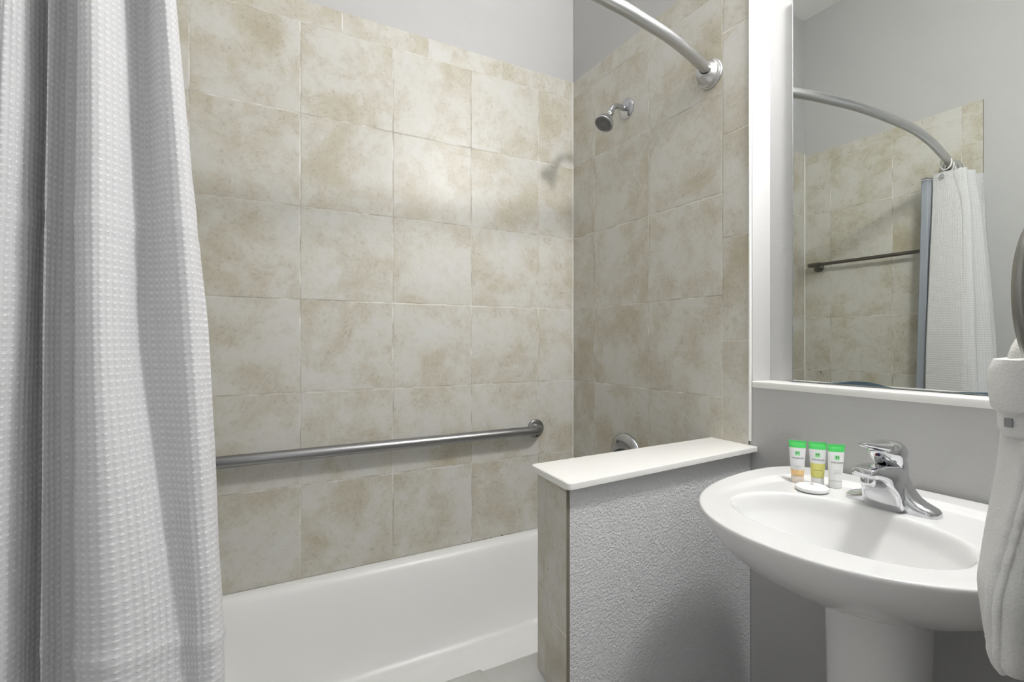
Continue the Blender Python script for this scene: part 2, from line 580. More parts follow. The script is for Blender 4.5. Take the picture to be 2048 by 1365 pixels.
# ------------------------------------------------------------------ bathtub
def rrect(x0, x1, y0, y1, r, z, n=12):
    out = []
    for cx, cy, a0 in ((x1 - r, y1 - r, 0), (x0 + r, y1 - r, 90), (x0 + r, y0 + r, 180), (x1 - r, y0 + r, 270)):
        for k in range(n):
            a = math.radians(a0 + 90 * k / (n - 1))
            out.append(Vector((cx + r * math.cos(a), cy + r * math.sin(a), z)))
    return out
TX0, TX1, TY0, TY1 = XC + 0.002, -0.002, -0.788, -0.001
rings = [rrect(TX0, TX1, TY0 + 0.01, TY1, 0.01, 0.0), rrect(TX0, TX1, TY0 + 0.01, TY1, 0.01, 0.34),
         rrect(TX0, TX1, TY0, TY1, 0.012, 0.372), rrect(TX0, TX1, TY0 + 0.003, TY1, 0.014, 0.388), rrect(TX0, TX1, TY0 + 0.012, TY1, 0.02, 0.396),
         rrect(TX0, TX1, TY0 + 0.03, TY1, 0.03, 0.3985), rrect(TX0 + 0.05, TX1 - 0.05, -0.705, -0.022, 0.10, 0.3985),
         rrect(TX0 + 0.058, TX1 - 0.058, -0.697, -0.030, 0.105, 0.396), rrect(TX0 + 0.066, TX1 - 0.066, -0.690, -0.040, 0.11, 0.389),
         rrect(TX0 + 0.072, TX1 - 0.072, -0.684, -0.047, 0.115, 0.375), rrect(TX0 + 0.082, TX1 - 0.078, -0.680, -0.055, 0.12, 0.34),
         rrect(TX0 + 0.13, TX1 - 0.10, -0.668, -0.072, 0.13, 0.22), rrect(TX0 + 0.18, TX1 - 0.12, -0.655, -0.086, 0.14, 0.13),
         rrect(TX0 + 0.20, TX1 - 0.135, -0.645, -0.098, 0.14, 0.095), rrect(TX0 + 0.225, TX1 - 0.16, -0.625, -0.120, 0.14, 0.072),
         rrect(TX0 + 0.27, TX1 - 0.20, -0.590, -0.160, 0.14, 0.062), rrect(TX0 + 0.5, TX1 - 0.5, -0.42, -0.33, 0.04, 0.058)]
bm = bmesh.new()
loft(bm, rings)
tub = obj('bathtub', bm, M['enamel'])
tag(tub, 'white enamelled bathtub set between the tiled walls', 'bathtub')
bm = bmesh.new()
lathe(bm, [(0, 0.035), (0.004, 0.034), (0.006, 0.02), (0.006, 0.0)], (-0.26, -0.37, 0.0605), (0, 0, 1), 32)
o = obj('drain', bm, M['chrome'], tub)

# bath mat folded over the near rim
bm = bmesh.new()
prof = [(-0.673, 0.300), (-0.676, 0.345), (-0.681, 0.378), (-0.689, 0.3955), (-0.702, 0.4005), (-0.73, 0.4015), (-0.765, 0.4005), (-0.786, 0.396), (-0.797, 0.384), (-0.800, 0.35), (-0.801, 0.25), (-0.800, 0.15)]
prof = catmull([(0, y, z) for y, z in prof], 5)
rings = []
nx = 40
for i in range(nx + 1):
    x = -1.235 + 0.463 * i / nx
    ed = min(i, nx - i) / nx
    th = 0.0110 * (1 - 0.75 * (1 - min(1, ed * 14)) ** 2)
    out, inn = [], []
    for k, p in enumerate(prof):
        q0 = prof[max(k - 1, 0)]; q1 = prof[min(k + 1, len(prof) - 1)]
        d = (q1 - q0).normalized()
        nr = Vector((0, d.z, -d.y))
        w = 0.0016 * noise.noise(Vector((x * 14, k * 0.35, 2.0))) + 0.0016 * noise.noise(Vector((x * 40, k * 0.9, 5.0)))
        xx = x + 0.010 * noise.noise(Vector((k * 0.16, 3.3, x))) * (1 if ed < 0.1 else 0.3)
        inn.append(Vector((xx, p.y, p.z)) + nr * 0.001)
        out.append(Vector((xx, p.y, p.z)) - nr * (th + w))
    rings.append(out + inn[::-1])
# the profile runs inside -> outside, so outwards is -nr
loft(bm, rings)
o = obj('bath_mat', bm, M['mat'])
tag(o, 'white terry bath mat folded over the near rim of the tub', 'bath mat')

# ------------------------------------------------------------------ grab bar on the back wall
gb = thing('grab_bar', 'long brushed steel grab bar across the back tiled wall above the tub', 'grab bar', (-0.19, 0, 0.819))
bm = bmesh.new()
R = 0.0185
yb = -0.055
pts = [(-1.215, yb, 0.003), (-1.13, yb, 0.003)] + [(-1.0 + 0.13 * k, yb, 0.003) for k in range(0, 7)] + [(-0.045, yb, 0.002)]
for k in range(1, 9):
    a = math.radians(90 * k / 8)
    pts.append((-0.045 + 0.042 * math.sin(a), yb + 0.042 * (1 - math.cos(a)), 0.002))
pts.append((-0.003, -0.002, 0.002))
tube(bm, pts, R, 28)
pts2 = [(-1.215 - 0.042 * math.sin(math.radians(90 * k / 8)), yb + 0.042 * (1 - math.cos(math.radians(90 * k / 8))), 0.003) for k in range(0, 9)] + [(-1.257, -0.002, 0.003)]
tube(bm, pts2, R, 28)
obj('bar', bm, M['steel'], gb)
for x in (-0.003, -1.257):
    bm = bmesh.new()
    lathe(bm, [(0.0005, 0.0385), (0.004, 0.0385), (0.0065, 0.037), (0.008, 0.034), (0.009, 0.02), (0.009, 0.0)], (x, 0, 0.0), (0, -1, 0), 44)
    obj('flange', bm, M['steel'], gb)
    bm = bmesh.new()
    lathe(bm, [(0.0088, 0.004), (0.0115, 0.0035), (0.012, 0.0)], (x + 0.004, 0, -0.030), (0, -1, 0), 12)
    obj('screw', bm, M['dark'], gb)

# ------------------------------------------------------------------ shower arm and head
SY, SZ = -0.345, 2.058
sh = thing('shower_fixture', 'small chrome shower head on a short bent arm high on the right tiled wall', 'shower', (0, SY, SZ))
bm = bmesh.new()
lathe(bm, [(0.0005, 0.038), (0.003, 0.038), (0.006, 0.0355), (0.0095, 0.029), (0.012, 0.021), (0.0135, 0.012)], (0, 0, 0), (-1, 0, 0), 40)
obj('escutcheon', bm, M['dull_chrome'], sh)
bm = bmesh.new()
arm = catmull([(0.0, 0, 0), (-0.030, 0, 0.001), (-0.052, 0, -0.001), (-0.069, 0, -0.012), (-0.084, 0, -0.036)], 6)
tube(bm, arm, 0.0105, 20)
obj('arm', bm, M['dull_chrome'], sh)
hd = Vector((-0.56, -0.06, -0.83)).normalized()
h0 = Vector((-0.080, 0, -0.031))
bm = bmesh.new()
lathe(bm, [(-0.004, 0.006), (-0.002, 0.012), (0.004, 0.0145), (0.012, 0.014), (0.016, 0.012), (0.020, 0.0135), (0.028, 0.0205), (0.040, 0.0285), (0.052, 0.0340),
           (0.060, 0.0362), (0.063, 0.0358), (0.064, 0.033), (0.0625, 0.0315)], h0, hd, 44)
head = obj('shower_head', bm, M['dull_chrome'], sh)
bm = bmesh.new()
lathe(bm, [(0.0610, 0.0318), (0.0628, 0.0315), (0.0635, 0.02), (0.0640, 0.0)], h0, hd, 40)
fp = obj('spray_face', bm, plain('spray_face_grey', (0.22, 0.22, 0.225), 0.35, 0.4), head)
hx, hy = frame(hd)
bm = bmesh.new()
for rr, cnt in ((0.007, 7), (0.0135, 13), (0.0195, 18), (0.0255, 22)):
    for k in range(cnt):
        a = 2 * math.pi * k / cnt
        c = h0 + hd * 0.0634 + (hx * math.cos(a) + hy * math.sin(a)) * rr
        lathe(bm, [(0.0, 0.0017), (0.0014, 0.0015), (0.0014, 0.0)], c, hd, 8)
obj('nozzles', bm, M['dark'], head)

# ------------------------------------------------------------------ shower valve (its top shows over the partition)
vv = thing('shower_valve', 'round chrome shower valve plate on the tile just above the partition cap', 'shower valve', (0, -0.340, 0.758))
bm = bmesh.new()
lathe(bm, [(0.0005, 0.080), (0.004, 0.080), (0.010, 0.076), (0.016, 0.066), (0.019, 0.052), (0.022, 0.036), (0.022, 0.0)], (0, 0, 0), (-1, 0, 0), 56)
obj('escutcheon', bm, M['dull_chrome'], vv)
bm = bmesh.new()
lathe(bm, [(0.020, 0.024), (0.034, 0.023), (0.036, 0.020), (0.050, 0.019), (0.053, 0.016), (0.054, 0.0)], (0, 0, 0), (-1, 0, 0), 36)
obj('hub', bm, M['dark'], vv)
bm = bmesh.new()
tube(bm, [(-0.046, 0, -0.005), (-0.052, 0, -0.035), (-0.060, 0, -0.070), (-0.064, 0, -0.085)], [0.010, 0.0085, 0.0075, 0.004], 16)
obj('lever', bm, M['chrome'], vv)

# ------------------------------------------------------------------ curved curtain rod
ZR = 2.009
rodp = [(-0.02, -0.728), (-0.065, -0.7464), (-0.2307, -0.792), (-0.3655, -0.8150), (-0.4793, -0.829), (-0.66, -0.8360), (-0.86, -0.8320), (-1.0683, -0.808), (-1.3312, -0.760), (-1.48, -0.728), (XC + 0.02, -0.706)]
rod = thing('curtain_rod', 'curved brushed nickel shower curtain rod spanning the tub opening', 'curtain rod', (0, -0.72, ZR))
bm = bmesh.new()
tube(bm, catmull([(x, y + 0.72, 0) for x, y in rodp], 10), 0.0160, 28)
obj('tube', bm, M['nickel'], rod)
FL = [(0.0005, 0.0455), (0.005, 0.0455), (0.008, 0.0435), (0.009, 0.0415), (0.0135, 0.0405), (0.0155, 0.0375), (0.017, 0.036), (0.026, 0.0325), (0.038, 0.0235), (0.044, 0.0185)]
for x, y, s in ((0.0, -0.722, -1), (XC, -0.700, 1)):
    bm = bmesh.new()
    lathe(bm, FL, (x, y + 0.72, 0), (s, 0, 0), 48)
    f = obj('flange', bm, M['nickel'], rod)
    bm = bmesh.new()
    ax = Vector((s, -0.42, 0)).normalized()
    lathe(bm, [(0.0, 0.0168), (0.006, 0.0168)], (x + s * 0.041, y + 0.72 - 0.0145, 0), ax, 28)
    obj('gasket', bm, M['dark'], f)

# ------------------------------------------------------------------ shower curtain
def interp_prof(levels, z):
    if z >= levels[0][0]:
        return levels[0][1]
    for (za, pa), (zb, pb) in zip(levels, levels[1:]):
        if z >= zb:
            t = (za - z) / (za - zb)
            return [(a[0] + (b[0] - a[0]) * t, a[1] + (b[1] - a[1]) * t) for a, b in zip(pa, pb)]
    return levels[-1][1]
TOPP = [(-1.388, -0.694), (-1.384, -0.745), (-1.386, -0.792), (-1.394, -0.806), (-1.408, -0.801), (-1.424, -0.766), (-1.443, -0.796), (-1.466, -0.812), (-1.483, -0.800), (-1.487, -0.770), (-1.500, -0.768), (-1.512, -0.794), (-1.517, -0.760), (-1.527, -0.752), (-1.540, -0.796), (-1.553, -0.810), (-1.561, -0.818)]
UPP = [(-1.378, -0.694), (-1.372, -0.755), (-1.369, -0.812), (-1.376, -0.832), (-1.389, -0.824), (-1.409, -0.784), (-1.436, -0.820), (-1.458, -0.842), (-1.476, -0.828), (-1.480, -0.790), (-1.500, -0.786), (-1.512, -0.816), (-1.518, -0.765), (-1.528, -0.765), (-1.540, -0.808), (-1.553, -0.818), (-1.561, -0.822)]
MIDP = [(-1.330, -0.690), (-1.322, -0.770), (-1.317, -0.836), (-1.330, -0.862), (-1.356, -0.858), (-1.396, -0.822), (-1.425, -0.868), (-1.447, -0.886), (-1.473, -0.868), (-1.479, -0.822), (-1.500, -0.815), (-1.512, -0.846), (-1.518, -0.790), (-1.528, -0.790), (-1.537, -0.836), (-1.554, -0.862), (-1.5625, -0.848)]
LOWP = [(-1.318, -0.688), (-1.306, -0.780), (-1.298, -0.850), (-1.306, -0.880), (-1.326, -0.884), (-1.350, -0.868), (-1.392, -0.892), (-1.430, -0.904), (-1.468, -0.882), (-1.474, -0.832), (-1.498, -0.822), (-1.512, -0.852), (-1.519, -0.800), (-1.530, -0.800), (-1.539, -0.846), (-1.555, -0.874), (-1.5625, -0.858)]
BOTP = [(-1.314, -0.700), (-1.296, -0.790), (-1.288, -0.862), (-1.298, -0.892), (-1.322, -0.884), (-1.345, -0.892), (-1.392, -0.906), (-1.430, -0.910), (-1.462, -0.890), (-1.470, -0.836), (-1.496, -0.826), (-1.513, -0.856), (-1.522, -0.806), (-1.534, -0.806), (-1.543, -0.852), (-1.556, -0.880), (-1.5625, -0.862)]
FLOORP = [(x, min(y, -0.806)) for x, y in BOTP]
LEV = [(1.958, TOPP), (1.80, UPP), (1.18, MIDP), (0.78, LOWP), (0.45, FLOORP), (0.13, FLOORP)]
def curtain_grid(levels, ztop, zbot, nz, per, amp, seed):
    rows = []
    for j in range(nz + 1):
        z = ztop + (zbot - ztop) * j / nz
        pf = catmull([(x, y, 0) for x, y in interp_prof(levels, z)], per)
        rows.append((z, pf))
    ref = rows[nz // 2][1]
    arc = [0.0]
    for a, b in zip(ref, ref[1:]):
        arc.append(arc[-1] + (b - a).length)
    # smooth the profile change over height
    sm = []
    for j in range(nz + 1):
        acc = None
        ks = range(max(0, j - 7), min(nz, j + 7) + 1)
        pts = [sum((rows[k][1][i] for k in ks), Vector()) / len(ks) for i in range(len(ref))]
        sm.append((rows[j][0], pts))
    return sm, arc
sm, arc = curtain_grid(LEV, 1.958, 0.13, 170, 14, 0.002, 1)
bm = bmesh.new()
uvl = bm.loops.layers.uv.new('UVMap')
grid = []
for j, (z, pts) in enumerate(sm):
    row = []
    for i, p in enumerate(pts):
        s = arc[i]
        q = Vector((p.x, p.y, z))
        w = 0.0030 * noise.noise(Vector((s * 9, z * 2.2, 1.0))) + 0.0014 * noise.noise(Vector((s * 26, z * 7, 4.0)))
        # packing crease: a shallow step across the cloth
        cz = 0.735 + 0.11 * (s - 0.26)
        d = z - cz
        w += 0.0042 * math.exp(-(d / 0.010) ** 2) * (1.0 if 0.10 < s < 0.42 else 0.3) * (1 if d < 0 else 0.55)
        d2 = z - 1.36
        w += 0.0015 * math.exp(-(d2 / 0.012) ** 2)
        pa = pts[max(i - 1, 0)]; pb = pts[min(i + 1, len(pts) - 1)]
        t = (pb - pa).normalized()
        n = Vector((-t.y, t.x, 0))
        if n.y > 0:
            n = -n
        edge = 1.0 if i > 4 else i / 4
        q += n * w * edge
        if q.y > -0.817:
            q.x = max(q.x, XC + 0.004)
        else:
            q.x = max(q.x, XC - 0.0068)
        row.append(bm.verts.new(q))
    grid.append(row)
for j in range(len(grid) - 1):
    for i in range(len(grid[0]) - 1):
        f = bm.faces.new((grid[j][i], grid[j][i + 1], grid[j + 1][i + 1], grid[j + 1][i]))
        for lp, (ii, jj) in zip(f.loops, ((i, j), (i + 1, j), (i + 1, j + 1), (i, j + 1))):
            lp[uvl].uv = (arc[ii], sm[jj][0])
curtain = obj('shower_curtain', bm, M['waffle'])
for p in curtain.data.polygons:
    p.use_smooth = True
sol = curtain.modifiers.new('thickness', 'SOLIDIFY')
sol.thickness = 0.0012
sol.offset = 0
tag(curtain, 'white waffle weave shower curtain bunched at the left end of the rod', 'shower curtain')
bm = bmesh.new()
th = 2 * math.pi
gc = Vector((-1.3665, -0.734, 1.936))
ringp = [gc + Vector((0, 0.0075 * math.cos(th * k / 24), 0.0075 * math.sin(th * k / 24))) for k in range(25)]
tube(bm, ringp, 0.0024, 10, False)
obj('grommet', bm, M['chrome'], curtain)
bm = bmesh.new()
hem = []
row = sm[0][1]
tube(bm, [Vector((p.x, p.y, 1.957)) for p in row], 0.0018, 6)
obj('top_hem', bm, M['white_plastic'], curtain)

# liner behind the curtain
LT = [(-1.392, -0.655), (-1.399, -0.680), (-1.418, -0.660), (-1.437, -0.684), (-1.456, -0.660), (-1.475, -0.686), (-1.494, -0.662), (-1.512, -0.684), (-1.530, -0.665), (-1.545, -0.682)]
LM = [(-1.362, -0.640), (-1.369, -0.674), (-1.395, -0.645), (-1.418, -0.676), (-1.441, -0.645), (-1.466, -0.676), (-1.490, -0.648), (-1.512, -0.675), (-1.530, -0.655), (-1.545, -0.675)]
LB = [(-1.352, -0.628), (-1.357, -0.668), (-1.386, -0.634), (-1.413, -0.668), (-1.438, -0.634), (-1.464, -0.668), (-1.490, -0.638), (-1.512, -0.668), (-1.530, -0.645), (-1.545, -0.668)]
LT, LM, LB = ([(-1.36 + (x + 1.36) * 0.62, y) for x, y in L] for L in (LT, LM, LB))
sml, arcl = curtain_grid([(1.95, LT), (1.0, LM), (0.42, LB), (0.2, LB)], 1.950, 0.43, 60, 8, 0, 2)
bm = bmesh.new()
g = [[bm.verts.new((p.x, p.y, z)) for p in pts] for z, pts in sml]
for j in range(len(g) - 1):
    for i in range(len(g[0]) - 1):
        bm.faces.new((g[j][i], g[j][i + 1], g[j + 1][i + 1], g[j + 1][i]))
liner = obj('shower_liner', bm, M['liner'])
sl = liner.modifiers.new('thickness', 'SOLIDIFY'); sl.thickness = 0.001
tag(liner, 'grey vinyl shower liner on the tub side of the white curtain', 'shower liner')
bm = bmesh.new()
tube(bm, [Vector((p.x, p.y, 1.942)) for p in sml[0][1]], 0.0022, 6)
o = obj('top_hem', bm, M['white_plastic'], liner)

def rod_y(x):
    for (xa, ya), (xb, yb_) in zip(rodp, rodp[1:]):
        if xb <= x <= xa:
            return ya + (yb_ - ya) * (x - xa) / (xb - xa)
    return -0.72
ringo = None
for k, (x, lab) in enumerate(((-1.372, 'white plastic curtain ring nearest the middle of the rod'), (-1.432, 'white plastic curtain ring in the middle of the bunched curtain'), (-1.500, 'white plastic curtain ring nearest the left tiled wall'))):
    if ringo is None:
        bm = bmesh.new()
        rp = [Vector((0, 0.0235 * math.cos(th * q / 32), 0.030 * math.sin(th * q / 32))) for q in range(33)]
        tube(bm, rp, 0.0030, 10, False)
        ringo = obj('curtain_ring', bm, M['white_plastic'])
        o = ringo
    else:
        o = ringo.copy()
        COL.objects.link(o)
    o.location = (x, rod_y(x) + 0.004, ZR - 0.014)
    o.rotation_euler = (0, 0, 0.22)
    tag(o, lab, 'curtain ring', 'curtain rings on the rod')

# ------------------------------------------------------------------ towel bar on the left tiled wall (seen in the mirror)
tb = thing('towel_bar', 'thin dark metal towel bar on the left tiled wall, seen in the mirror', 'towel bar', (XC, -0.090, 1.617))
bm = bmesh.new()
tube(bm, [(0.060, 0.0, 0.010), (0.060, -0.2, 0.010), (0.060, -0.4, 0.010), (0.060, -0.565, 0.010)], 0.0095, 20)
obj('bar', bm, M['bronze'], tb)
for y in (0.004, -0.569):
    bm = bmesh.new()
    lathe(bm, [(0.0005, 0.027), (0.006, 0.027), (0.012, 0.022), (0.020, 0.013), (0.040, 0.011), (0.060, 0.011)], (0, y - 0.0, 0.0), (1, 0, 0.14), 32)
    p = obj('post', bm, M['bronze'], tb)
    s = 1 if y > -0.3 else -1
    bm = bmesh.new()
    lathe(bm, [(-0.040, 0.0125), (0.0, 0.0130), (0.010, 0.0135), (0.014, 0.010), (0.017, 0.0115), (0.022, 0.0135), (0.028, 0.0115), (0.032, 0.004)], (0.060, y, 0.010), (0, s, 0), 28)
    obj('finial', bm, M['bronze'], p)

# ------------------------------------------------------------------ mirror
mr = thing('wall_mirror', 'large frameless wall mirror standing on the white sill', 'mirror', (RB, -1.2, 1.0725))
XM = 0.080
MT, MY0 = 2.1375, -0.9305
bm = bmesh.new(); box(bm, (XM - RB, -0.38, 0.0), (-0.0003, MY0 + 1.2, MT - 1.0725), 0.0)
gl = obj('glass', bm, M['mirror'], mr, smooth=False)
bm = bmesh.new()
tube(bm, [(XM - RB - 0.0004, MY0 + 1.2 - 0.0006, z) for z in (0.001, 0.2, 0.6, MT - 1.0725)], 0.0012, 6)
tube(bm, [(XM - RB - 0.0004, y, 0.0012) for y in (MY0 + 1.2, 0.1, -0.1, -0.38)], 0.0014, 6)
obj('dark_edge', bm, M['mirror_edge'], mr)
def lens_patch(y0, y1, hmax, skew, seed):
    bm = bmesh.new()
    n = 36
    rings = []
    for k in range(n + 1):
        t = k / n
        y = y0 + (y1 - y0) * t
        tt = t ** skew
        h = 0.0022 + hmax * (math.sin(math.pi * min(1, tt)) ** 1.6) * (0.92 + 0.1 * noise.noise(Vector((t * 6, seed, 0))))
        rings.append([Vector((XM - RB - 0.0004, y, 0.0)), Vector((XM - RB - 0.0016, y, h * 0.25)), Vector((XM - RB - 0.0016, y, h * 0.75)), Vector((XM - RB - 0.0004, y, h)), Vector((XM - RB + 0.0004, y, h * 0.5))])
    loft(bm, rings)
    return bm
obj('lifted_silvering', lens_patch(0.195, 0.025, 0.0105, 1.35, 1), M['desilver'], mr)
obj('lifted_silvering', lens_patch(-0.06, -0.34, 0.0070, 1.1, 5), M['desilver'], mr)
for y, z, r in ((-0.9775, 1.1065, 0.0011), (-1.0085, 1.1020, 0.0018), (-1.0100, 1.0960, 0.0010), (-1.0150, 1.0925, 0.0009), (-0.995, 1.089, 0.0007), (-0.985, 1.088, 0.0006), (-1.001, 1.087, 0.0006), (-1.024, 1.0905, 0.0006)):
    bm = bmesh.new()
    lathe(bm, [(0, r), (0.0004, r), (0.0005, 0)], (XM - RB, y + 1.2, z - 1.0725), (-1, 0, 0), 12)
    obj('black_spot', bm, M['black'], mr)

# ------------------------------------------------------------------ pedestal sink
SYC = -1.268
sink = thing('pedestal_sink', 'white porcelain pedestal sink on the wall under the mirror', 'sink', (0, SYC, 0))
NA = 336
def outline(a):
    c, s = math.cos(a), math.sin(a)
    if c < 0:
        return Vector((-0.200 + 0.340 * sgnpow(c, 0.93), 0.288 * sgnpow(s, 0.93), 0))
    k = 5.5
    rr = (abs(c) ** k + abs(s) ** k) ** (-1 / k)
    y = 0.288 * s * rr
    x = -0.200 + 0.199 * c * rr
    y *= 1 - 0.10 * ((x + 0.2) / 0.2) ** 2
    return Vector((x, y, 0))
def sink_z(x, v):
    H = 0.8615 + 0.0080 * sstep(-0.36, -0.10, x)
    z = H
    # recessed deck
    ex, ey = (x + 0.262) / (0.202 if x > -0.262 else 0.235), v / 0.240
    rp = (abs(ex) ** 3.2 + abs(ey) ** 3.2) ** (1 / 3.2)
    z -= (H - 0.8600 + 0.0005) * (1 - sstep(0.88, 1.0, rp)) * (1.0 if x > -0.30 else sstep(-0.45, -0.30, x) * 0.9 + 0.1)
    # bowl
    bx = x + 0.335
    ex, ey = bx / (0.140 if bx > 0 else 0.130), v / 0.186
    rb = (abs(ex) ** 2.15 + abs(ey) ** 2.15) ** (1 / 2.15)
    g = max(0.0, 1.04 - rb)
    z -= 0.128 * (1 - (1 - min(1, g)) ** 2.6) * sstep(0.0, 0.12, g)
    return z
bm = bmesh.new()
C0 = Vector((-0.330, 0, 0))
rings = []
# underside, bottom to rim
under = [(0.52, 0.30, 0.700), (0.58, 0.37, 0.710), (0.65, 0.47, 0.721), (0.735, 0.60, 0.735), (0.815, 0.725, 0.753), (0.885, 0.835, 0.776), (0.937, 0.915, 0.801), (0.971, 0.962, 0.825), (0.989, 0.987, 0.843), (0.998, 0.998, 0.853)]
angs = [2 * math.pi * k / NA for k in range(NA)]
for sx, sy, z in under:
    rings.append([Vector((outline(a).x * sx - 0.001, outline(a).y * sy, z + 0.007 * sstep(-0.36, -0.10, outline(a).x))) for a in angs])
ts = [1.0, 0.9975, 0.992, 0.984] + [0.97 - 0.0205 * k for k in range(0, 47)]
ts = ts[:4] + [0.97 - 0.96 * k / 150 for k in range(151)]
for t in ts:
    ring = []
    for a in angs:
        p = C0.lerp(outline(a), t)
        z = sink_z(p.x, p.y)
        if t > 0.983:
            z -= {1.0: 0.0055, 0.9975: 0.0022, 0.992: 0.0006, 0.984: 0.0}[t]
        ring.append(Vector((p.x - 0.001, p.y, z)))
    rings.append(ring)
loft(bm, rings)
obj('basin', bm, M['porcelain'], sink)
bm = bmesh.new()
def ped(rx, ry, z, cx=-0.198, k=2.5):
    rx, ry = rx * 0.79, ry * 0.79
    out = []
    for a in angs[::4]:
        c, s = math.cos(a), math.sin(a)
        out.append(Vector((cx + rx * sgnpow(c, 2 / k), ry * sgnpow(s, 2 / k), z)))
    return out
loft(bm, [ped(0.135, 0.135, 0.0), ped(0.135, 0.135, 0.02), ped(0.120, 0.122, 0.06), ped(0.100, 0.108, 0.16), ped(0.094, 0.101, 0.30), ped(0.093, 0.100, 0.45),
          ped(0.095, 0.101, 0.58), ped(0.100, 0.103, 0.65), ped(0.106, 0.106, 0.695), ped(0.106, 0.106, 0.712)])
obj('pedestal', bm, M['porcelain'], sink)
bm = bmesh.new()
lathe(bm, [(0, 0.022), (0.003, 0.021), (0.004, 0.012), (0.004, 0)], (-0.335, 0, sink_z(-0.335, 0) - 0.0005), (0, 0, 1), 28)
obj('drain', bm, M['chrome'], sink)

# ------------------------------------------------------------------ faucet
FX, FZ = -0.150, 0.8598
fc = thing('faucet', 'chrome single lever faucet on the deck of the white sink', 'faucet', (FX, SYC - 0.001, FZ))
bm = bmesh.new()
def ell(cx, rx, ry, z, n=40, k=2.0, cy=0.0):
    return [Vector((cx + rx * sgnpow(math.cos(th * q / n), 2 / k), cy + ry * sgnpow(math.sin(th * q / n), 2 / k), z)) for q in range(n)]
# two wings flaring up to the body
secs = []
for v, hw, h in ((-0.0790, 0.006, 0.004), (-0.0770, 0.0135, 0.0095), (-0.0715, 0.020, 0.0138), (-0.063, 0.0235, 0.0170), (-0.052, 0.0250, 0.0215), (-0.043, 0.0255, 0.0285), (-0.035, 0.0255, 0.0390), (-0.029, 0.0250, 0.0520), (-0.024, 0.0235, 0.066), (-0.019, 0.0215, 0.076), (0, 0.021, 0.080)):
    secs.append((v, hw, h))
secs = secs + [(-v, hw, h) for v, hw, h in secs[-2::-1]]
rings = []
for v, hw, h in secs:
    ring = []
    for q in range(21):
        a = math.pi * q / 20
        ring.append(Vector((hw * sgnpow(math.cos(a), 0.62) + 0.004, v, h * sgnpow(math.sin(a), 0.62))))
    rings.append(ring)
loft(bm, rings)
# spout: top surface runs forward, underside sweeps down to the base as a concave front
rings = []
for x, w, zt, zb in ((0.020, 0.022, 0.080, 0.0), (0.0, 0.0265, 0.0825, 0.0), (-0.018, 0.0300, 0.0850, 0.0), (-0.030, 0.0300, 0.0868, 0.0), (-0.0355, 0.0285, 0.0874, 0.012), (-0.041, 0.0272, 0.0880, 0.028), (-0.050, 0.0255, 0.0886, 0.043), (-0.062, 0.0240, 0.0890, 0.054), (-0.076, 0.0228, 0.0890, 0.0618), (-0.090, 0.0215, 0.0885, 0.0668), (-0.099, 0.0200, 0.0878, 0.0695), (-0.1030, 0.0175, 0.0865, 0.0712), (-0.1045, 0.0140, 0.0845, 0.0730)):
    k = 5.0
    n = 40
    ring = []
    for q in range(n):
        c, s = math.cos(th * q / n), math.sin(th * q / n)
        yy = w * sgnpow(c, 2 / k)
        zz = (zt + zb) / 2 + (zt - zb) / 2 * sgnpow(s, 2 / k)
        if zb < 0.04 and zz < (zt + zb) / 2:
            yy *= 1.0 + 0.32 * ((zt + zb) / 2 - zz) / ((zt - zb) / 2)
        ring.append(Vector((x, yy, zz)))
    rings.append(ring)
loft(bm, rings)
# back of the neck
loft(bm, [ell(0.014, 0.038, 0.023, 0.0), ell(0.013, 0.036, 0.022, 0.03), ell(0.012, 0.034, 0.0225, 0.06), ell(0.010, 0.032, 0.0235, 0.080), ell(0.007, 0.030, 0.0235, 0.0880), ell(0.005, 0.026, 0.021, 0.0905)])
fb = obj('body', bm, M['chrome'], fc)
bm = bmesh.new()
lathe(bm, [(0.0, 0.0125), (0.010, 0.0125), (0.016, 0.0115), (0.017, 0.0095)], (-0.082, 0, 0.069), (-0.12, 0, -1), 30)
obj('aerator', bm, M['chrome'], fc)
bm = bmesh.new()
rings = []
for z, cx, rx, ry in ((0.0780, 0.002, 0.0225, 0.0190), (0.0840, 0.000, 0.0250, 0.0210), (0.0880, -0.003, 0.0285, 0.0235), (0.0950, -0.006, 0.0325, 0.0265), (0.103, -0.009, 0.0360, 0.0290), (0.110, -0.011, 0.0370, 0.0298), (0.117, -0.012, 0.0360, 0.0288), (0.1225, -0.014, 0.0330, 0.0260), (0.1265, -0.016, 0.0280, 0.0220), (0.1295, -0.018, 0.0210, 0.0165), (0.1312, -0.019, 0.0130, 0.010), (0.1318, -0.019, 0.003, 0.003)):
    rings.append(ell(cx, rx, ry, z, 44, 2.25))
loft(bm, rings)
# lever lip pointing out over the spout
rings = []
for x, w, zc, h in ((0.010, 0.018, 0.1180, 0.0105), (-0.015, 0.0215, 0.1200, 0.0105), (-0.035, 0.0220, 0.1215, 0.0098), (-0.055, 0.0200, 0.1235, 0.0082), (-0.072, 0.0168, 0.1262, 0.0068), (-0.088, 0.0130, 0.1295, 0.0056), (-0.100, 0.0090, 0.1320, 0.0046), (-0.106, 0.0045, 0.1332, 0.0028)):
    rings.append([Vector((x, w * sgnpow(math.cos(th * q / 28), 0.8), zc + h * sgnpow(math.sin(th * q / 28), 0.8))) for q in range(28)])
loft(bm, rings)
hn = obj('handle', bm, M['chrome'], fc)
bm = bmesh.new()
lathe(bm, [(0, 0.0042), (0.002, 0.0040), (0.0026, 0.0)], (-0.0455, 0.0, 0.1075), (-1, 0, 0.0), 20)
obj('temperature_mark', bm, M['blue'], hn)
bm = bmesh.new()
lathe(bm, [(0, 0.0022), (0.0030, 0.0020), (0.0034, 0.0)], (-0.0457, 0.0024, 0.1062), (-1, 0, 0.0), 14)
